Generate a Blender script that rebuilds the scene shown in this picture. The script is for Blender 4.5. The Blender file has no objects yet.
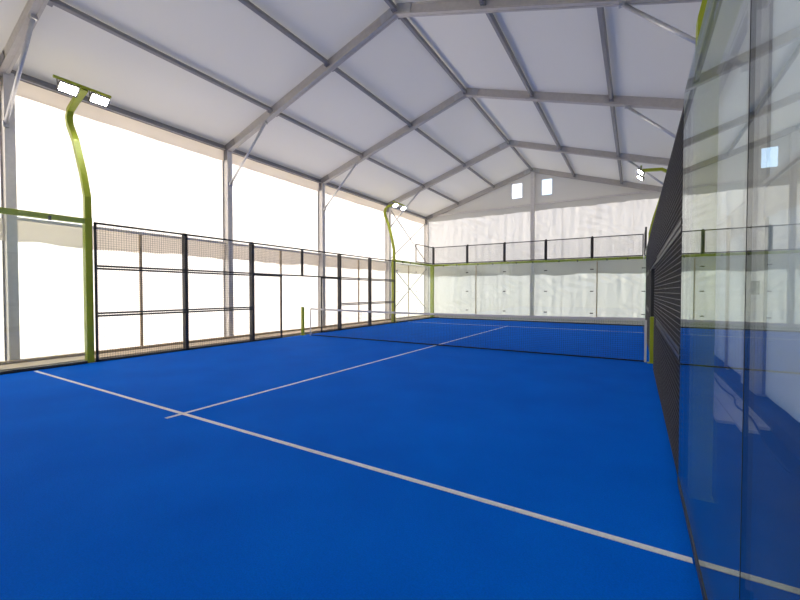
import bpy, math, random
from mathutils import Vector, noise
random.seed(4)
C = bpy.context.scene.collection
R = math.radians

# ------------------------------------------------------------------ materials
def nt(name):
    m = bpy.data.materials.new(name); m.use_nodes = True
    t = m.node_tree; t.nodes.clear()
    out = t.nodes.new('ShaderNodeOutputMaterial')
    return m, t, out

def principled(name, col, rough=0.5, metal=0.0, var=0.06, scale=12, bump=0.0, emit=None, spec=0.5):
    m, t, out = nt(name)
    b = t.nodes.new('ShaderNodeBsdfPrincipled')
    tc = t.nodes.new('ShaderNodeTexCoord')
    n = t.nodes.new('ShaderNodeTexNoise'); n.inputs['Scale'].default_value = scale; n.inputs['Detail'].default_value = 4
    t.links.new(tc.outputs['Object'], n.inputs['Vector'])
    r = t.nodes.new('ShaderNodeValToRGB')
    r.color_ramp.elements[0].position = 0.3; r.color_ramp.elements[1].position = 0.7
    r.color_ramp.elements[0].color = [c*(1-var) for c in col] + [1]
    r.color_ramp.elements[1].color = [min(1, c*(1+var)) for c in col] + [1]
    t.links.new(n.outputs['Fac'], r.inputs['Fac'])
    t.links.new(r.outputs['Color'], b.inputs['Base Color'])
    b.inputs['Roughness'].default_value = rough; b.inputs['Metallic'].default_value = metal
    b.inputs['Specular IOR Level'].default_value = spec
    if bump:
        bp = t.nodes.new('ShaderNodeBump'); bp.inputs['Strength'].default_value = bump; bp.inputs['Distance'].default_value = 0.01
        t.links.new(n.outputs['Fac'], bp.inputs['Height']); t.links.new(bp.outputs['Normal'], b.inputs['Normal'])
    if emit:
        b.inputs['Emission Color'].default_value = (1, .98, .95, 1); b.inputs['Emission Strength'].default_value = emit
    t.links.new(b.outputs['BSDF'], out.inputs['Surface'])
    return m

def fabric(name, col, tcol, fac, bump=0.3, scale=1.3):
    m, t, out = nt(name)
    d = t.nodes.new('ShaderNodeBsdfDiffuse'); tr = t.nodes.new('ShaderNodeBsdfTranslucent')
    mx = t.nodes.new('ShaderNodeMixShader'); mx.inputs[0].default_value = fac
    d.inputs['Color'].default_value = (*col, 1)
    tc = t.nodes.new('ShaderNodeTexCoord')
    mp = t.nodes.new('ShaderNodeMapping'); mp.inputs['Scale'].default_value = (1, 1, .45)
    n = t.nodes.new('ShaderNodeTexNoise'); n.inputs['Scale'].default_value = scale; n.inputs['Detail'].default_value = 5
    n.inputs['Distortion'].default_value = .6
    t.links.new(tc.outputs['Object'], mp.inputs['Vector']); t.links.new(mp.outputs['Vector'], n.inputs['Vector'])
    r = t.nodes.new('ShaderNodeValToRGB')
    r.color_ramp.elements[0].position = .3; r.color_ramp.elements[1].position = .7
    r.color_ramp.elements[0].color = [c*.93 for c in tcol] + [1]; r.color_ramp.elements[1].color = list(tcol) + [1]
    t.links.new(n.outputs['Fac'], r.inputs['Fac']); t.links.new(r.outputs['Color'], tr.inputs['Color'])
    bp = t.nodes.new('ShaderNodeBump'); bp.inputs['Strength'].default_value = bump; bp.inputs['Distance'].default_value = 0.06
    t.links.new(n.outputs['Fac'], bp.inputs['Height'])
    t.links.new(bp.outputs['Normal'], d.inputs['Normal']); t.links.new(bp.outputs['Normal'], tr.inputs['Normal'])
    t.links.new(d.outputs[0], mx.inputs[1]); t.links.new(tr.outputs[0], mx.inputs[2])
    t.links.new(mx.outputs[0], out.inputs['Surface'])
    return m

def glass(name, tint, f0=.04, milk=0.0):
    m, t, out = nt(name)
    g = t.nodes.new('ShaderNodeNewGeometry')
    dot = t.nodes.new('ShaderNodeVectorMath'); dot.operation = 'DOT_PRODUCT'
    t.links.new(g.outputs['Normal'], dot.inputs[0]); t.links.new(g.outputs['Incoming'], dot.inputs[1])
    def M(op, a, b=None):
        n = t.nodes.new('ShaderNodeMath'); n.operation = op
        for i, v in enumerate((a, b)):
            if v is None: continue
            if isinstance(v, (int, float)): n.inputs[i].default_value = v
            else: t.links.new(v, n.inputs[i])
        return n.outputs[0]
    c = M('ABSOLUTE', dot.outputs['Value'])
    p = M('POWER', M('SUBTRACT', 1.0, c), 5.0)
    f = M('ADD', M('MULTIPLY', p, 1 - f0), f0)
    tr = t.nodes.new('ShaderNodeBsdfTransparent'); tr.inputs['Color'].default_value = (*tint, 1)
    gl = t.nodes.new('ShaderNodeBsdfGlossy'); gl.inputs['Roughness'].default_value = 0.0
    gl.inputs['Color'].default_value = (.93, .97, .94, 1)
    mx = t.nodes.new('ShaderNodeMixShader')
    t.links.new(f, mx.inputs[0]); t.links.new(gl.outputs[0], mx.inputs[2])
    if milk:
        tl = t.nodes.new('ShaderNodeBsdfTranslucent'); tl.inputs['Color'].default_value = (.9, .92, .95, 1)
        m2 = t.nodes.new('ShaderNodeMixShader'); m2.inputs[0].default_value = milk
        t.links.new(tr.outputs[0], m2.inputs[1]); t.links.new(tl.outputs[0], m2.inputs[2])
        t.links.new(m2.outputs[0], mx.inputs[1])
    else:
        t.links.new(tr.outputs[0], mx.inputs[1])
    t.links.new(mx.outputs[0], out.inputs['Surface'])
    return m

def turf_mat():
    m, t, out = nt('blue turf')
    b = t.nodes.new('ShaderNodeBsdfPrincipled')
    tc = t.nodes.new('ShaderNodeTexCoord')
    n1 = t.nodes.new('ShaderNodeTexNoise'); n1.inputs['Scale'].default_value = 1.1; n1.inputs['Detail'].default_value = 5
    n2 = t.nodes.new('ShaderNodeTexNoise'); n2.inputs['Scale'].default_value = 110; n2.inputs['Detail'].default_value = 2
    for n in (n1, n2): t.links.new(tc.outputs['Object'], n.inputs['Vector'])
    r = t.nodes.new('ShaderNodeValToRGB')
    r.color_ramp.elements[0].position = .3; r.color_ramp.elements[1].position = .72
    r.color_ramp.elements[0].color = (.0004, .134, .73, 1); r.color_ramp.elements[1].color = (.0006, .160, .82, 1)
    t.links.new(n1.outputs['Fac'], r.inputs['Fac'])
    r2 = t.nodes.new('ShaderNodeValToRGB')
    r2.color_ramp.elements[0].position = .25; r2.color_ramp.elements[1].position = .75
    r2.color_ramp.elements[0].color = (.78, .78, .78, 1); r2.color_ramp.elements[1].color = (1, 1, 1, 1)
    t.links.new(n2.outputs['Fac'], r2.inputs['Fac'])
    mx = t.nodes.new('ShaderNodeMix'); mx.data_type = 'RGBA'; mx.blend_type = 'MULTIPLY'; mx.inputs[0].default_value = 1
    t.links.new(r.outputs['Color'], mx.inputs[6]); t.links.new(r2.outputs['Color'], mx.inputs[7])
    t.links.new(mx.outputs[2], b.inputs['Base Color'])
    bp = t.nodes.new('ShaderNodeBump'); bp.inputs['Strength'].default_value = .5; bp.inputs['Distance'].default_value = .008
    t.links.new(n2.outputs['Fac'], bp.inputs['Height']); t.links.new(bp.outputs['Normal'], b.inputs['Normal'])
    b.inputs['Roughness'].default_value = .75; b.inputs['Specular IOR Level'].default_value = .012
    t.links.new(b.outputs['BSDF'], out.inputs['Surface'])
    return m

M_TURF = turf_mat()
M_LINE = principled('line white', (.76, .77, .78), .85, var=.08, scale=30)
M_WALLF = fabric('white wall sheet', (.80, .775, .745), (.95, .90, .84), .30, bump=.35)
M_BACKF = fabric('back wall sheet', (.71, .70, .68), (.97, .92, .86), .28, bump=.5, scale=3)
M_FLAP = fabric('flap sheet', (.74, .70, .64), (.93, .86, .77), .28, bump=.2)
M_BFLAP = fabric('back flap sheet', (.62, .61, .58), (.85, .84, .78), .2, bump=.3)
M_ROOF = fabric('roof sheet', (.81, .795, .745), (.80, .75, .66), .023, bump=.12, scale=.5)
M_ALU = principled('aluminium', (.74, .71, .68), .5, .05, var=.05)
M_RAFT = principled('rafter aluminium', (.50, .47, .44), .5, .05, var=.05)
M_ALUD = principled('dull aluminium', (.27, .26, .265), .5, .1, var=.05)
M_GALV = principled('galvanised tube', (.62, .62, .64), .35, .6, var=.08, scale=25)
M_BLACK = principled('black powder coat', (.030, .028, .028), .45, var=.1)
M_WIRE = principled('black wire', (.085, .078, .075), .4, .2, var=.1)
M_GREEN = principled('lime green paint', (.36, .42, .012), .4, var=.05)
M_GLASS = glass('toughened glass', (.93, .965, .95))
M_PVC1 = glass('clear vinyl', (.97, .98, 1.0), milk=.06)
M_PVC2 = glass('milky vinyl', (.97, .98, 1.0), milk=.45)
M_SLAB = principled('concrete slab', (.05, .05, .048), .9, var=.15, scale=3, bump=.2)
M_PLY = principled('beige boards', (.60, .49, .36), .8, var=.1, scale=4)
M_PLYW = principled('pale boards', (.74, .70, .66), .7, var=.08, scale=6)
M_BASE = principled('base beam', (.50, .40, .28), .7, var=.1, scale=5)
M_BASEW = principled('white base strip', (.90, .89, .86), .6, var=.05)
M_NETW = principled('net tape', (.72, .70, .68), .8, var=.04)
M_NET = principled('net cord', (.010, .012, .02), .8, var=.1)
M_NETL = principled('net cord bottom', (.008, .010, .02), .8, var=.1)
M_STEEL = principled('zinc bolts', (.55, .55, .55), .35, .8)
M_LAMP = principled('lit led', (.9, .9, .9), .5, emit=44.0)
M_HOUS = principled('lamp housing', (.16, .15, .13), .45, .3)
M_GROUND = principled('pale paving', (.42, .40, .36), .9, var=.12, scale=1.5)
M_CABLE = principled('cable', (.02, .02, .02), .5)
M_HOSE = principled('grey rod', (.42, .42, .43), .4, .5)

# ------------------------------------------------------------------ mesh helpers
class MB:
    def __init__(s): s.v = []; s.f = []
    def box(s, x0, x1, y0, y1, z0, z1):
        i = len(s.v)
        s.v += [(x, y, z) for z in (z0, z1) for y in (y0, y1) for x in (x0, x1)]
        s.f += [tuple(i+k for k in q) for q in ((0,2,3,1),(4,5,7,6),(0,1,5,4),(2,6,7,3),(0,4,6,2),(1,3,7,5))]
        return s
    def extrude(s, prof, a, b, up=(0, 0, 1), cap=True):
        """profile of (side, up) pairs swept from a to b"""
        a = Vector(a); b = Vector(b); d = (b-a).normalized(); up = Vector(up)
        side = d.cross(up).normalized(); u = side.cross(d).normalized()
        i = len(s.v); n = len(prof)
        for p in (a, b):
            for (q, w) in prof: s.v.append(tuple(p + side*q + u*w))
        for k in range(n):
            k2 = (k+1) % n
            s.f.append((i+k, i+k2, i+n+k2, i+n+k))
        if cap:
            s.f.append(tuple(i+k for k in range(n))[::-1]); s.f.append(tuple(i+n+k for k in range(n)))
        return s
    def bar(s, a, b, w, h, up=(0, 0, 1), c=0.12):
        e = min(w, h)*c; x, y = w/2, h/2
        return s.extrude([(-x+e,-y),(x-e,-y),(x,-y+e),(x,y-e),(x-e,y),(-x+e,y),(-x,y-e),(-x,-y+e)], a, b, up)
    def tube(s, a, b, r, n=10, up=(0, 0, 1)):
        d = (Vector(b)-Vector(a)).normalized()
        if abs(d.dot(Vector(up))) > .98: up = (1, 0, 0)
        return s.extrude([(r*math.cos(k*2*math.pi/n), r*math.sin(k*2*math.pi/n)) for k in range(n)], a, b, up)
    def sweep(s, pts, w, h, up):
        """rectangular tube through points with mitred joints"""
        P = [Vector(p) for p in pts]; up = Vector(up); i0 = len(s.v)
        for k, p in enumerate(P):
            d = (P[min(k+1, len(P)-1)] - P[max(k-1, 0)]).normalized()
            sd = d.cross(up).normalized()
            for (q, u) in ((-1,-1),(1,-1),(1,1),(-1,1)):
                s.v.append(tuple(p + sd*q*w/2 + up*u*h/2))
        for k in range(len(P)-1):
            for j in range(4):
                j2 = (j+1) % 4; a = i0+4*k
                s.f.append((a+j, a+j2, a+4+j2, a+4+j))
        s.f.append((i0+3, i0+2, i0+1, i0)); e = i0+4*(len(P)-1); s.f.append((e, e+1, e+2, e+3))
        return s
    def quad(s, a, b, c, d):
        i = len(s.v); s.v += [a, b, c, d]; s.f.append((i, i+1, i+2, i+3)); return s
    def build(s, name, mat, parent=None, smooth=False):
        me = bpy.data.meshes.new(name)
        off = parent_world(parent) if parent else Vector((0, 0, 0))
        me.from_pydata([tuple(Vector(v)-off) for v in s.v], [], s.f); me.update()
        me.materials.append(mat)
        if smooth:
            for p in me.polygons: p.use_smooth = True
        o = bpy.data.objects.new(name, me); C.objects.link(o)
        if parent: o.parent = parent
        return o

def parent_world(p):
    v = Vector(p.location)
    while p.parent: p = p.parent; v += Vector(p.location)
    return v

def tag(o, label, cat, group=None):
    o['label'] = label; o['category'] = cat
    if group: o['group'] = group
    return o
def thing(name, label, cat, loc, group=None):
    o = bpy.data.objects.new(name, None); C.objects.link(o); o.location = loc; o.empty_display_size = .2
    return tag(o, label, cat, group)
def struct(o):
    o['kind'] = 'structure'; return o

# ------------------------------------------------------------------ dimensions
XL, XR, YF, YN = -1.2, 11.2, 11.5, -11.5          # tent shell
EAVE, RIDGE = 5.9, 7.86
FR = [-11.5, -7.0, -1.98, 2.25, 7.2, 11.5]           # portal frames
SL = (RIDGE-EAVE)/(5-XL)
def zr(x): return EAVE + SL*((x-XL) if x <= 5 else (XR-x))
ORD = ['', 'nearest', 'second nearest', 'middle', 'second farthest', 'farthest']

# ------------------------------------------------------------------ ground, floor, turf
struct(MB().box(-40, 50, -40, 50, -.30, -.12).build('ground', M_GROUND))
struct(MB().box(XL-.15, XR+.15, YN-.15, YF+.15, -.12, -.02).build('floor', M_SLAB))
turf = thing('artificial_turf', 'blue artificial turf carpet covering the whole court floor', 'turf', (5, 0, -.02))
MB().box(-.02, 10.02, -10.02, 10.02, -.018, -.0002).build('carpet', M_TURF, turf)
for (n, bx) in (('service_line', (.12, 9.98, -6.975, -6.925)), ('service_line', (.12, 9.98, 6.925, 6.975)), ('centre_line', (4.975, 5.025, -7.15, 7.15))):
    zt = .004 if n == 'service_line' else .0045
    l = MB().box(*bx, .0003, zt).build(n, M_LINE, turf)
    l['label'] = 'thin white painted court line'

# timber edge boards in the left walkway and base strips
struct(MB().box(-.92, -.30, YN+.1, YF-.1, -.0195, .045).build('trim_1', M_PLY))
struct(MB().box(XL+.10, XL+.24, YN+.1, YF-.1, -.0195, .10).build('baseboard_left', M_BASE))
struct(MB().box(XL+.06, XR-.06, YF-.16, YF-.05, -.0195, .15).build('baseboard_back', M_WALLF))
struct(MB().box(.0, 10., 10.12, 10.5, -.0195, .04).build('trim_2', M_BASEW))
struct(MB().box(XR-.24, XR-.13, YN+.1, YF-.2, -.0195, .12).build('baseboard_right', M_SLAB))

# ------------------------------------------------------------------ tent skin
def sheet(fn, nu, nv):
    b = MB()
    b.v = [tuple(fn(i/nu, j/nv)) for j in range(nv+1) for i in range(nu+1)]
    b.f = [(j*(nu+1)+i, j*(nu+1)+i+1, (j+1)*(nu+1)+i+1, (j+1)*(nu+1)+i) for j in range(nv) for i in range(nu)]
    return b
def wr(p, amp=.012, q=(1, 1, .5), s=1.6):
    v = Vector((p[0]*q[0]*s, p[1]*q[1]*s, p[2]*q[2]*s))
    return amp*(noise.noise(v) + .5*noise.noise(v*2.7))
def side_wall(x, sgn, name):
    def f(u, v):
        y = YN + (YF-YN)*u; z = -.02 + (EAVE+.06)*v
        return (x + sgn*(.04 + wr((x, y, z))), y, z)
    return struct(sheet(f, 200, 50).build(name, M_WALLF, smooth=True))
WL = side_wall(XL-.09, -1, 'wall_left')
WR = side_wall(XR+.09, 1, 'wall_right')
def back(u, v):
    x = XL-.13 + (XR-XL+.26)*u; z = -.02 + 6.12*v
    a, c = x+.55*z, z-.3*x
    return (x, YF+.12 + wr((x, 9, z), .014, (1.6, 1, .55), 1.2) + .0035*math.sin(x*2*math.pi/.42) + .026*max(0, noise.noise(Vector((a*.5, 3, c*1.1)))+.15)*math.sin(11*(a*.95+c*.8) + 4*noise.noise(Vector((a*.6, 7, c*.6)))), z)
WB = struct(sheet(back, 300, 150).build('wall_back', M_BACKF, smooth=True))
def front(u, v):
    x = XL-.13 + (XR-XL+.26)*u; z = -.02 + 6.12*v
    return (x, YN-.12, z)
WFr = struct(sheet(front, 10, 6).build('wall_front', M_ROOF))
# gable sheets with the two window openings
def gable(y, wins, parent):
    xs = sorted(set([XL-.13, 5, XR+.13] + [q for w in wins for q in w[:2]]))
    b = MB()
    T = lambda x: zr(x)+.10
    for a, c in zip(xs[:-1], xs[1:]):
        w = next((w for w in wins if abs(w[0]-a) < 1e-6 and abs(w[1]-c) < 1e-6), None)
        if w:
            b.quad((a, y, 6.1), (c, y, 6.1), (c, y, w[2]), (a, y, w[2]))
            b.quad((a, y, w[3]), (c, y, w[3]), (c, y, T(c)), (a, y, T(a)))
        else:
            b.quad((a, y, min(6.1, T(a)-.01)), (c, y, min(6.1, T(c)-.01)), (c, y, T(c)), (a, y, T(a)))
    return b.build('gable_sheet', M_ROOF, parent)
WIN = [(3.93, 4.47, 6.50, 7.28), (5.48, 5.98, 6.50, 7.30)]
g = gable(YF+.12, WIN, WB); g['label'] = 'grey triangular gable sheet'
gable(YN-.12, [], WFr)
for k, w in enumerate(WIN):
    o = struct(MB().box(w[0]-.01, w[1]+.01, YF+.115, YF+.125, w[2]-.01, w[3]+.01).build('window_%d' % (k+1), (M_PVC2, M_PVC1)[k]))
    fr = MB()
    for (a, c, d, e) in ((w[0]-.03, w[0], w[2]-.03, w[3]+.03), (w[1], w[1]+.03, w[2]-.03, w[3]+.03), (w[0], w[1], w[2]-.03, w[2]), (w[0], w[1], w[3], w[3]+.03)):
        fr.box(a, c, YF+.10, YF+.114, d, e)
    fr.build('window_frame', M_ROOF, o)
# roof skin
CE = MB()
n = 24
for side in (0, 1):
    for j in range(n):
        for i in range(12):
            def P(i, j):
                t = i/12; y = (YN-.13) + (YF-YN+.26)*j/n
                x = (XL-.16) + (5-XL+.16)*t
                z = RIDGE + .115 - SL*(5-x)
                if side: x = 10-x
                return (x, y, z)
            q = (P(i, j), P(i+1, j), P(i+1, j+1), P(i, j+1))
            CE.quad(*(q if side == 0 else q[::-1]))
struct(CE.build('ceiling', M_ROOF))

# overlapping flaps on the walls
def flap(x, y0, y1, zt, h, axis, parent, seed, name='fabric_flap'):
    wv = .3 if (zt > 5 and axis == 'y') else 1
    nn = int((y1-y0)*8)
    def f(u, v):
        t = y0 + (y1-y0)*u
        hh = h*(1 + wv*.16*noise.noise(Vector((t*.9, seed, 0))) + wv*.08*noise.noise(Vector((t*2.7, seed, 3))))
        z = zt - hh*v
        off = .03*noise.noise(Vector((t*1.3, z*1.5, seed)))*v
        return (x+off, t, z) if axis == 'y' else (t, x+off, z)
    return sheet(f, nn, 4).build(name, M_BFLAP if axis == 'x' else M_FLAP, parent, smooth=True)
flap(XL-.075, YN, YF, 2.97, .46, 'y', WL, 1.3); flap(XL-.06, YN, YF, EAVE+.02, .40, 'y', WL, 7.3)
flap(XR+.075, YN, YF, 2.97, .46, 'y', WR, 2.3); flap(XR+.06, YN, YF, EAVE+.02, .40, 'y', WR, 8.3)
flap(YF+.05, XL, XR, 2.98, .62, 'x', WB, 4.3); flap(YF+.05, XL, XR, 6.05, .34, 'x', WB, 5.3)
# welded seams
for x in (1.9, 3.4, 6.5, 8.0, 9.6):
    MB().box(x-.008, x+.008, YF+.07, YF+.075, .1, 2.4).build('seam', M_WALLF, WB)
    MB().box(x-.008, x+.008, YF+.07, YF+.075, 3.0, 5.7).build('seam', M_WALLF, WB)

# ------------------------------------------------------------------ tent frame
def box_prof(w, h, lip=.012):
    x, y = w/2, h/2
    return [(-x, -y), (-x*.35, -y), (-x*.3, -y+lip*.6), (x*.3, -y+lip*.6), (x*.35, -y), (x, -y), (x, -y+.02), (x-lip, -y+.03), (x-lip, y-.03), (x, y-.02),
            (x, y), (-x, y), (-x, y-.02), (-x+lip, y-.03), (-x+lip, -y+.03), (-x, -y+.02)]
SIDE = {0: 'left', 1: 'right'}
FN = ['', 'nearest', 'second', 'third', 'fourth', 'farthest']
place_words = ['at the near end of the tent', 'beside the nearest bay, at the photo edge', 'beside the near part of the court', 'beside the net', 'beside the far part of the court', 'in the far corner of the tent']
for k, y in enumerate(FR):
    for s in (0, 1):
        x = XL if s == 0 else XR
        yc = y; y = y + (.07 if k == 1 and s == 0 else 0)
        t = thing('tent_column', 'grey aluminium tent column on the %s wall, %s' % (SIDE[s], place_words[k]), 'column', (x, y, -.02), 'side wall tent columns')
        # profile with long side across the tent
        top = EAVE - .02
        MB().extrude(box_prof(.16, .24), (x, y, -.0), (x, y, top), up=(1, 0, 0)).build('shaft', M_ALU, t)
        for q in (-1, 1):
            MB().box(min(x+(s*2-1)*.085, x+(s*2-1)*.12), max(x+(s*2-1)*.085, x+(s*2-1)*.12), y+q*.0805 if q > 0 else y-.098, y+.098 if q > 0 else y-.0805, .0, EAVE-.1).build('keder_rail', M_ALUD, t)
        bp = MB().box(x-.19, x+.19, y-.17, y+.17, -.0195, .0); bp.build('base_plate', M_STEEL, t)
        for (dx, dy) in ((-.15, -.13), (.15, -.13), (-.15, .13), (.15, .13)):
            MB().tube((x+dx, y+dy, .0), (x+dx, y+dy, .035), .016, 6).build('bolt', M_STEEL, t)
        y = yc
        # rafter
        sg = 1 if s == 0 else -1
        r = thing('roof_rafter', 'sloping grey roof rafter on the %s slope, %s frame from the far end' % (SIDE[s], ['sixth', 'fifth', 'fourth', 'third', 'second', 'end'][k]), 'roof beam', (x, y, EAVE), 'roof rafters')
        MB().extrude(box_prof(.15, .22), (x-sg*.06, y, EAVE-SL*.06), (5-sg*.005, y, RIDGE), up=(0, 0, 1)).build('beam', M_RAFT, r)
        if s == 0:
            # plates of the ridge joint and eave joint
            MB().bar((4.6, y-.081, zr(4.6)), (5, y-.081, RIDGE), .008, .19).bar((5, y-.081, RIDGE), (5.4, y-.081, zr(5.4)), .008, .19).build('ridge_plate', M_STEEL, r)
        MB().bar((x, y-.081, EAVE-.35), (x, y-.081, EAVE), .19, .008, up=(0, 1, 0)).bar((x, y-.081, zr(x)), (x+sg*.45, y-.081, zr(x+sg*.45)), .008, .19).build('eave_plate', M_ALUD, r)
        # knee brace
        if 0 < k < 5:
            kb = thing('knee_brace', 'slim diagonal strut on the %s wall, %s' % (SIDE[s], place_words[k]), 'strut', (x, y, 4.8), 'knee braces')
            a = Vector((x+sg*.16, y, 4.82)); c = Vector((x+sg*1.75, y, zr(x+sg*1.75)-.13))
            MB().tube(a, c, .035, 12).build('tube', M_GALV, kb, smooth=True)
            MB().box(a.x-.035, a.x+.035, y-.045, y+.045, a.z-.06, a.z+.05).build('bracket', M_STEEL, kb)
            MB().box(c.x-.05, c.x+.05, y-.045, y+.045, c.z-.03, c.z+.045).build('bracket', M_STEEL, kb)

bayw = {1: 'nearest bay', 2: 'second bay from the camera', 3: 'middle bay over the net', 4: 'fourth bay', 5: 'farthest bay'}
bayw = ['nearest bay', 'second bay', 'middle bay over the net', 'fourth bay', 'farthest bay']
lines = [(.9, 'lower left slope'), (3.0, 'upper left slope'), (5.0, 'ridge'), (7.05, 'upper right slope'), (9.1, 'lower right slope')]
for k in range(5):
    y0, y1 = FR[k]+.07, FR[k+1]-.07
    for (x, w) in lines:
        if k == 0 and x != .9: continue
        z = zr(x) + (.02 if x != 5 else -.01)
        up = (0, 0, 1) if x == 5 else Vector((-SL if x < 5 else SL, 0, 1)).normalized()
        t = thing('roof_purlin', 'dark grey %s along the %s, %s' % ('ridge purlin' if x == 5 else 'purlin', w if x != 5 else 'tent ridge', bayw[k]), 'roof purlin', (x, y0, z), 'roof purlins')
        MB().bar((x, y0, z), (x, y1, z), .09, .10, up=up).build('bar', M_ALUD, t)
        MB().bar((x, y0, z-.06), (x, y0+.10, z-.06), .12, .02, up=up).build('end_bracket', M_ALUD, t)
        MB().bar((x, y1-.10, z-.06), (x, y1, z-.06), .12, .02, up=up).build('end_bracket', M_ALUD, t)
    for s in (0, 1):
        x = XL if s == 0 else XR
        t = thing('eave_beam', 'grey eave beam on top of the %s wall, %s' % (SIDE[s], bayw[k]), 'beam', (x, y0, EAVE), 'eave beams')
        MB().extrude(box_prof(.12, .12), (x, y0, EAVE+.02), (x, y1, EAVE+.02)).build('bar', M_ALUD, t)
        MB().bar((x+(.075 if s == 0 else -.075), y0, EAVE-.055), (x+(.075 if s == 0 else -.075), y1, EAVE-.055), .02, .02).build('keder_rail', M_GALV, t)
        ym = (FR[k]+FR[k+1])/2; xs_ = -.02 if s == 0 else .02
        t = thing('wall_rail', 'thin grey rail at fence height on the %s wall, %s' % (SIDE[s], bayw[k]), 'rail', (x, y0, 2.97), 'wall rails at fence height')
        MB().bar((x+xs_, y0, 2.99), (x+xs_, y1, 2.99), .05, .07).build('bar', M_ALU, t)
        if not (k == 0):
            t = thing('wall_stud', 'thin brown upright behind the %s fence, %s' % (SIDE[s], bayw[k]), 'post', (x, ym, -.02), 'thin wall uprights')
            MB().bar((x+xs_, ym, .0), (x+xs_, ym, 2.95), .06, .05, up=(1, 0, 0)).build('shaft', M_BASE, t)
            MB().box(x-.06, x+.06, ym-.06, ym+.06, -.0195, .0).build('base_plate', M_STEEL, t)
# end wall frame
t = thing('tent_column', 'tall grey gable column in the middle of the back wall', 'column', (5.05, YF, -.02))
MB().extrude(box_prof(.20, .14), (5.05, YF-.0, .0), (5.05, YF-.0, RIDGE-.10), up=(0, 1, 0)).build('shaft', M_ALU, t)
MB().box(4.87, 5.23, YF-.14, YF+.14, -.0195, 0).build('base_plate', M_STEEL, t)
for (a, c, w) in ((XL+.11, 4.94, 'left'), (5.16, XR-.11, 'right')):
    t = thing('wall_rail', 'grey rail at the foot of the gable, %s half of back wall' % w, 'rail', (a, YF, 6.07), 'back wall rails')
    MB().bar((a, YF, 6.05), (c, YF, 6.05), .06, .09).build('bar', M_ALU, t)
    t = thing('wall_rail', 'thin rail behind the green beam, %s half of back wall' % w, 'rail', (a, YF, 3.0), 'back wall rails')
    MB().bar((a, YF, 3.0), (c, YF, 3.0), .05, .06).build('bar', M_ALU, t)
for (x, w) in ((1.95, 'left'), (8.1, 'right')):
    t = thing('wall_stud', 'thin upright on the %s half of the back wall' % w, 'post', (x, YF, -.02), 'thin wall uprights')
    MB().bar((x, YF, 0), (x, YF, 2.96), .05, .05, up=(0, 1, 0)).build('shaft', M_BASE, t)
    MB().box(x-.05, x+.05, YF-.045, YF+.05, -.0195, 0).build('base_plate', M_STEEL, t)
# cross bracing
for s in (0, 1):
    x = (XL-.0) if s == 0 else XR
    for (z0, z1, w) in ((.35, 2.85, 'lower'), (3.15, 5.65, 'upper')):
        for (a, c, r) in ((z0, z1, 'rising'), (z1, z0, 'falling')):
            t = MB().tube((x-(s*2-1)*(.04 if r == 'rising' else .11), 7.30, a), (x-(s*2-1)*(.04 if r == 'rising' else .11), 11.40, c), .027, 8).build('bracing_rod', M_HOSE, None, smooth=True)
            tag(t, 'thin diagonal rod %s away in the %s cross brace on the %s wall' % (r, w, SIDE[s]), 'bracing rod', 'cross bracing rods')

# ------------------------------------------------------------------ court fence
def wire_mesh(b, p0, p1, z0, z1, pitch=.05, w=.0038, inside=1):
    """welded wire grid in the vertical plane through p0-p1 (axis aligned)"""
    alongx = abs(p1[0]-p0[0]) > abs(p1[1]-p0[1])
    L = abs(p1[0]-p0[0]) if alongx else abs(p1[1]-p0[1])
    c = p0[1] if alongx else p0[0]; s0 = min(p0[0], p1[0]) if alongx else min(p0[1], p1[1])
    h = w/2
    for k in range(1, int(round(L/pitch))):
        q = s0 + L*k/round(L/pitch)
        if alongx: b.box(q-h, q+h, c-h, c+h, z0, z1)
        else: b.box(c-h, c+h, q-h, q+h, z0, z1)
    n = int(round((z1-z0)/pitch))
    for k in range(1, n):
        z = z0 + (z1-z0)*k/n
        e0, e1 = (c+h, c+3*h) if inside > 0 else (c-3*h, c-h)
        if alongx: b.box(s0, s0+L, e0, e1, z-h, z+h)
        else: b.box(e0, e1, s0, s0+L, z-h, z+h)
    return b

def mesh_panel(p0, p1, z0, z1, label, group, rails=(), name='mesh_fence_panel'):
    alongx = abs(p1[0]-p0[0]) > abs(p1[1]-p0[1])
    if z0 == 0: z0 = .0008
    t = thing(name, label, 'fence panel', ((p0[0]+p1[0])/2, (p0[1]+p1[1])/2, z0), group)
    b = MB(); d = .020; fo = .022*(-1 if (not alongx and p0[0] < 5) else 1)
    def rail(b, za, zb):
        if alongx: b.box(p0[0], p1[0], p0[1]+fo-d, p0[1]+fo+d, za, zb)
        else: b.box(p0[0]+fo-d, p0[0]+fo+d, p0[1], p1[1], za, zb)
    def up(b, q):
        if alongx: b.box(q-d, q+d, p0[1]+fo-d, p0[1]+fo+d, z0, z1)
        else: b.box(p0[0]+fo-d, p0[0]+fo+d, q-d, q+d, z0, z1)
    a0, a1 = (p0[0], p1[0]) if alongx else (p0[1], p1[1])
    rail(b, z0, z0+.045); rail(b, z1-.04, z1); up(b, a0+d); up(b, a1-d)
    b.build('frame', M_BLACK, t)
    fo *= .45
    for zz in rails:
        b = MB(); rail(b, zz-.048, zz-.008); rail(b, zz+.008, zz+.048); b.build('middle_rail', M_BLACK, t)
    wire_mesh(MB(), p0, p1, z0+.03, z1-.03, inside=-1 if (alongx or p0[0] > 5) else 1).build('wire_mesh', M_WIRE, t)
    return t

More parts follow.
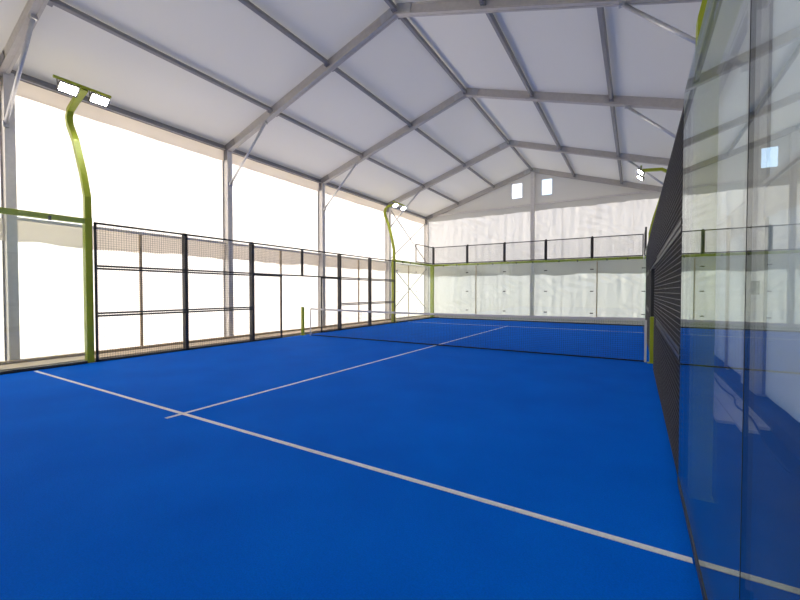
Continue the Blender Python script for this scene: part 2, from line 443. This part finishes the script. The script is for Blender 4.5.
def fence_post(x, y, z0, z1, label, group, w=.08, m=None, name='fence_post', cat='post', wy=None):
    t = thing(name, label, cat, (x, y, z0), group)
    MB().extrude([(-w/2+.006, -w/2), (w/2-.006, -w/2), (w/2, -w/2+.006), (w/2, w/2-.006), (w/2-.006, w/2), (-w/2+.006, w/2), (-w/2, w/2-.006), (-w/2, -w/2+.006)], (x, y, z0+.008), (x, y, z1), up=(1, 0, 0)).build('shaft', m or M_BLACK, t)
    MB().box(x-w*.6, x+w*.6, y-w*.6, y+w*.6, z0, z0+.008).build('base_plate', m or M_BLACK, t)
    return t

for s in (0, 1):
    X = 0.0 if s == 0 else 10.0
    xo = X + (-.09 if s == 0 else .09)            # steel stands just outside the wire
    sd = SIDE[s]; G = 'mesh panels on the %s side of the court' % sd
    mesh_panel((X, -5.91 if s else -5.94), (X, -4.0), .0, 2.945, 'mesh panel on the %s side, nearest the camera, touching the near lime green post' % sd, G, (1.0, 2.0))
    mesh_panel((X, -4.0), (X, -2.0), .0, 2.945, 'black wire mesh panel on the %s side, just before the near gateway' % sd, G, (1.0, 2.0))
    mesh_panel((X, -2.0), (X, 0.0), 2.0, 2.945, 'short raised mesh panel over the near gateway on the %s side' % sd, G)
    mesh_panel((X, 0.0), (X, 2.0), 2.0, 2.945, 'short raised mesh panel over the far gateway on the %s side' % sd, G)
    mesh_panel((X, -2.0), (X, -.90), .0, 2.0, 'narrow mesh panel beside the near gateway on the %s side' % sd, G)
    mesh_panel((X, .92), (X, 2.0), .0, 2.0, 'narrow mesh panel beside the far gateway on the %s side' % sd, G)
    mesh_panel((X, 2.0), (X, 4.0), .0, 2.945, 'black wire mesh panel on the %s side, just past the far gateway' % sd, G, (1.0, 2.0))
    mesh_panel((X, 4.0), (X, 5.94), .0, 2.945, 'mesh panel on the %s side, farthest away, touching the far lime green post' % sd, G, (1.0, 2.0))
    G = 'black posts on the %s side of the court' % sd
    for (y, w) in ((-4, 'between the two nearest mesh panels'), (-2, 'at the near edge of the gateway'), (2, 'at the far edge of the gateway'), (4, 'between the two farthest mesh panels')):
        fence_post(xo, y, -.0195, 2.96, 'thick black fence post on the %s side, %s' % (sd, w), G, .085)
    # return fence above the far glass
    mesh_panel((X, 8.0), (X, 10.0), 3.012, 3.96, 'raised black mesh panel above the far end of the %s glass wall' % sd, 'raised mesh panels', name='mesh_fence_panel')
    # green posts, beams, light masts
    for (y, w) in ((-6.02, 'near'), (6.02, 'far')):
        fence_post(xo-(.025 if w == 'near' else .04)*(1 if s == 0 else -1), y, -.0195, 3.01, 'lime green steel post at the %s end of the %s mesh fence' % (w, sd), 'lime green posts', .13 if w == 'near' else .16, M_GREEN, 'steel_post')
    fence_post(xo-.045*(1 if s == 0 else -1), 10.13, -.0195, 2.99, 'lime green corner post at the far %s corner of the court' % sd, 'lime green posts', .17, M_GREEN, 'steel_post')
    for (a, c, w) in ((-10.0, -6.09, 'near'), (6.12, 10.0, 'far')):
        t = thing('top_beam', 'lime green beam along the top of the %s glass on the %s side' % (w, sd), 'beam', (xo, a, 3.0), 'lime green top beams')
        MB().bar((xo, a, 2.95), (xo, c, 2.95), .075, .11).build('bar', M_GREEN, t)
    # light masts
    o = 1 if s == 0 else -1
    for (y, w, dy) in ((-6.02, 'near', 0), (6.02, 'far', 0)):
        bx = X - o*.10
        t = thing('light_mast', 'bent lime green light mast on the %s %s post with two lit floodlights' % (w, sd), 'light mast', (bx, y, 3.01), 'floodlight masts')
        m = 1.0 if (w == 'near' and s == 0) else .62
        lx = X - o*.10 if (w == 'near' and s == 0) else X + o*.18; zl = 5.70 if (w == 'near' and s == 0) else 5.60
        P = [(bx, y, 3.022), (bx, y, 3.45), (X-o*(.10+.17*m), y, 3.95), (X-o*(.1+.52*m), y, 4.72), (X-o*(.1+.80*m), y, 5.12), (X-o*(.1+.84*m), y, 5.30), (X-o*(.1+.76*m), y, 5.44), (X-o*(.1+.50*m), y, 5.55), (lx-o*.03, y, zl)]
        MB().sweep(P, .09, .115, (0, 1, 0)).build('mast', M_GREEN, t)
        MB().box(bx-.065, bx+.065, y-.065, y+.065, 3.011, 3.022).build('base_plate', M_GREEN, t)
        MB().bar((lx, y-.52, zl+.01), (lx, y+.46, zl+.01), .05, .05).build('crossbar', M_GREEN, t)
        for q in ((-.29, .24) if m == 1.0 else (-.38, .36)):
            c = Vector((lx+o*.03, y+q, zl-.15))
            dn = Vector((o*.62, 0, -.785)); u = Vector((o*.785, 0, .62))     # faces the court and down
            f = MB().extrude([(-.165, -.13), (.165, -.13), (.165, .10), (-.165, .10)], c - dn*.05, c, up=u).build('floodlight', M_HOUS, t)
            MB().extrude([(-.14, -.085), (.14, -.085), (.14, .085), (-.14, .085)], c + dn*.0008, c + dn*.006, up=u).build('lit_panel', M_LAMP, f)
            for e in (-.172, .172):
                MB().bar((c.x, c.y+e, c.z-.01), (lx, c.y+e, zl-.015), .01, .03).build('bracket', M_HOUS, f)

# back fence above the glass
for k in range(5):
    mesh_panel((2*k+.02, 10.0), (2*k+1.98, 10.0), 3.012, 3.96, 'raised black mesh panel above the back glass, %s from the left' % ['first', 'second', 'third', 'fourth', 'fifth'][k], 'raised mesh panels on the back')
for k in range(6):
    x = 2.0*k if 0 < k < 5 else (-.06 if k == 0 else 10.06)
    fence_post(x, 10.088, 3.0055, 4.0 if k < 5 else 4.25, 'short black post on the back beam, %s' % ['at the left corner', 'second from the left', 'third from the left', 'fourth from the left', 'fifth from the left', 'at the right corner'][k], 'short black posts on the back beam', .07)
t = thing('top_beam', 'lime green beam across the top of the back glass wall', 'beam', (0, 10.06, 3.0), 'lime green top beams')
MB().bar((.02, 10.075, 2.95), (9.98, 10.075, 2.95), .075, .11).build('bar', M_GREEN, t)

# glass walls
def glass_panel(p0, p1, label, group, out):
    alongx = abs(p1[0]-p0[0]) > abs(p1[1]-p0[1]); g = .012/2
    t = thing('glass_panel', label, 'glass panel', ((p0[0]+p1[0])/2, (p0[1]+p1[1])/2, -.0), group)
    e = .003; z0, z1 = .057, 2.985
    if alongx: MB().box(p0[0]+e, p1[0]-e, p0[1]-g, p0[1]+g, z0, z1).build('pane', M_GLASS, t)
    else: MB().box(p0[0]-g, p0[0]+g, p0[1]+e, p1[1]-e, z0, z1).build('pane', M_GLASS, t)
    b = MB()
    if alongx: b.box(p0[0], p1[0], p0[1]-.02, p0[1]+.03, .0008, .056)
    else:
        q = .01*out
        b.box(p0[0]+q-.02, p0[0]+q+.02, p0[1], p1[1], .0008, .056)
    b.build('base_channel', M_BLACK, t)
    if not alongx and p0[0] > 5 and p1[1] < -7:
        MB().box(p0[0]-.007, p0[0]+.007, p1[1]-.0016, p1[1]+.0016, z0, z1).build('joint_seal', M_BLACK, t)
    for z in (.5, 1.5, 2.5):
        b = MB(); c = .022
        if alongx: b.box(p1[0]-.07, min(p1[0]+.07, 9.99), p0[1]+.009, p0[1]+.03, z-c, z+c)
        else: b.box(min(p0[0]+.009*out, p0[0]+.03*out), max(p0[0]+.009*out, p0[0]+.03*out), p0[1]+.01, p0[1]+.10, z-c, z+c)
        b.build('clamp', M_BLACK, t)
    for f_ in (.3, .7):
        b = MB()
        if alongx: q = p0[0]+(p1[0]-p0[0])*f_; b.box(q-.02, q+.02, p0[1]+.008, p0[1]+.03, 2.87, 2.955)
        else:
            q = p0[1]+(p1[1]-p0[1])*f_
            b.box(min(p0[0]+.008*out, p0[0]+.03*out), max(p0[0]+.008*out, p0[0]+.03*out), q-.02, q+.02, 2.87, 2.955)
        b.build('top_clip', M_BLACK, t)
    return t
for k in range(5):
    glass_panel((2*k, 10.), (2*k+2., 10.), 'clear glass panel in the back wall of the court, %s from the left' % ['first', 'second', 'third', 'fourth', 'fifth'][k], 'back glass panels', 1)
for s in (0, 1):
    X = 0. if s == 0 else 10.; o = -1 if s == 0 else 1; sd = SIDE[s]
    glass_panel((X, 8.), (X, 9.96), 'clear glass panel on the far %s side, in the court corner' % sd, 'side glass panels', o)
    glass_panel((X, 6.1), (X, 8.), 'clear glass panel on the far %s side, next to the mesh fence' % sd, 'side glass panels', o)
    if s == 0:
        glass_panel((X, -7.95), (X, -6.1), 'clear glass panel at the left photo edge, under the lime green beam', 'side glass panels', o)
    else:
        glass_panel((X, -7.96), (X, -5.93), 'large reflecting glass panel at the right of the photo, touching the mesh fence', 'side glass panels', o)
        glass_panel((X, -10.), (X, -7.96), 'large reflecting glass panel cut off by the right photo edge', 'side glass panels', o)

# ------------------------------------------------------------------ net
net = thing('tennis_net', 'low black court net with white tape stretched across the court', 'net', (5, 0, .0))
def nz(x): return .88 + .045*((x-5)/5)**2
b = MB(); N = 210; x0, x1 = .36, 9.88
for k in range(N+1):
    x = x0 + (x1-x0)*k/N; b.box(x-.0014, x+.0014, -.0014, .0014, .02, nz(x)-.03)
for j in range(1, 20):
    for k in range(12):
        a = x0+(x1-x0)*k/12; c = x0+(x1-x0)*(k+1)/12
        za = .02+(nz(a)-.05)*j/20; zc = .02+(nz(c)-.05)*j/20
        b.bar((a, .0028, za), (c, .0028, zc), .0028, .0028)
b.build('netting', M_NET, net)
b = MB()
for k in range(12):
    a = x0+(x1-x0)*k/12; c = x0+(x1-x0)*(k+1)/12
    b.bar((a, 0, nz(a)-.01), (c, 0, nz(c)-.01), .012, .055)
b.build('top_tape', M_NETW, net)
MB().bar((x0, 0, .028), (x1, 0, .028), .016, .03).build('bottom_cord', M_NETL, net)
for x in (x0-.01, x1+.01):
    MB().box(x-.022, x+.022, -.008, .008, .01, nz(x)-.03).build('side_tape', M_NETW, net)
MB().tube((.0455, 0, .90), (x0, 0, .905), .004, 6).build('tension_cord', M_STEEL, net)
for (x, w) in ((-.005, 'left'), (10.005, 'right')):
    t = thing('net_post', 'short lime green net post on the %s side of the court' % w, 'post', (x, 0, .0), 'net posts')
    MB().bar((x, 0, .011), (x, 0, .95), .09, .09, up=(1, 0, 0)).build('shaft', M_GREEN, t)
    MB().box(x-.035, x+.035, -.035, .035, .9505, .965).build('cap', M_GREEN, t)
    MB().box(x-.08, x+.08, -.08, .08, .0008, .0105).build('base_plate', M_GREEN, t)

# ------------------------------------------------------------------ things in the right walkway, seen through the glass
bw = [('against the tent wall', 10.93, -3.95, -.6), ('in the middle', 10.76, -4.15, -1.3), ('closest to the court', 10.59, -3.9, -2.2)]
for (w, x, a, c) in bw:
    o = MB().box(x-.078, x+.078, a, c, -.0195, .012).build('floor_board', M_PLYW)
    tag(o, 'pale board lying on the right walkway floor behind the glass, %s' % w, 'board', 'boards on the walkway')
def cable_mesh(pts, r, n=8, m=8):
    P = [Vector(p) for p in pts]; P = [P[0]] + P + [P[-1]]; Q = []
    for k in range(1, len(P)-2):
        for i in range(m):
            u = i/m; a, b, c, d = P[k-1:k+3]
            Q.append(.5*((2*b) + (c-a)*u + (2*a-5*b+4*c-d)*u*u + (3*b-a-3*c+d)*u**3))
    Q.append(P[-1]); b = MB()
    for k, q in enumerate(Q):
        d = (Q[min(k+1, len(Q)-1)]-Q[max(k-1, 0)]).normalized(); sd = d.cross(Vector((0, 0, 1))).normalized(); u = sd.cross(d)
        for j in range(n):
            a = 2*math.pi*j/n; b.v.append(tuple(q + sd*r*math.cos(a) + u*r*math.sin(a)))
    for k in range(len(Q)-1):
        for j in range(n):
            j2 = (j+1) % n; b.f.append((k*n+j, k*n+j2, k*n+n+j2, k*n+n+j))
    return b
tag(cable_mesh([(10.87, -1.2, .022), (10.84, -2.0, .022), (10.88, -2.6, .022), (10.82, -3.1, .022), (10.86, -3.6, .022), (10.83, -4.1, .022), (10.8, -4.6, -.01), (10.8, -5.2, -.01)], .010).build('cable', M_CABLE, None, True), 'black cable snaking over the pale boards behind the right glass', 'cable')

# ------------------------------------------------------------------ camera
cam = bpy.data.cameras.new('camera'); co = bpy.data.objects.new('camera', cam); C.objects.link(co)
cam.sensor_width = 36; cam.lens = 387.76/800*36; cam.clip_start = .02; cam.clip_end = 300
co.location = (9.693, -9.590, 1.4876)
co.rotation_euler = (R(90-1.242), 0, R(31.229))
bpy.context.scene.camera = co

# ------------------------------------------------------------------ light
sun_el, sun_dir = R(36), Vector((-.98, .20, 0)).normalized()      # sun stands to the left and a little ahead
d = Vector((sun_dir.x*math.cos(sun_el), sun_dir.y*math.cos(sun_el), math.sin(sun_el)))
sl = bpy.data.lights.new('sun', 'SUN'); sl.energy = 5.4; sl.angle = R(.6); sl.color = (1, .955, .89)
so = bpy.data.objects.new('sun', sl); C.objects.link(so); so.rotation_euler = d.to_track_quat('Z', 'Y').to_euler(); so.location = (-20, 10, 20)
w = bpy.data.worlds.new('world'); bpy.context.scene.world = w; w.use_nodes = True
t = w.node_tree; bg = t.nodes['Background']
sk = t.nodes.new('ShaderNodeTexSky'); sk.sky_type = 'NISHITA'; sk.sun_disc = False
sk.sun_elevation = sun_el; sk.sun_rotation = math.atan2(d.x, d.y)
sk.air_density = 1.0; sk.dust_density = 2.5; sk.ozone_density = 1.0
t.links.new(sk.outputs['Color'], bg.inputs['Color']); bg.inputs['Strength'].default_value = .17

sc = bpy.context.scene
sc.view_settings.view_transform = 'Standard'; sc.view_settings.look = 'None'; sc.view_settings.gamma = 1
sc.view_settings.exposure = 1.34
sc.cycles.use_denoising = True
sc.cycles.max_bounces = 12; sc.cycles.diffuse_bounces = 6; sc.cycles.glossy_bounces = 6; sc.cycles.transparent_max_bounces = 24; sc.cycles.transmission_bounces = 8
sc.cycles.sample_clamp_indirect = 10
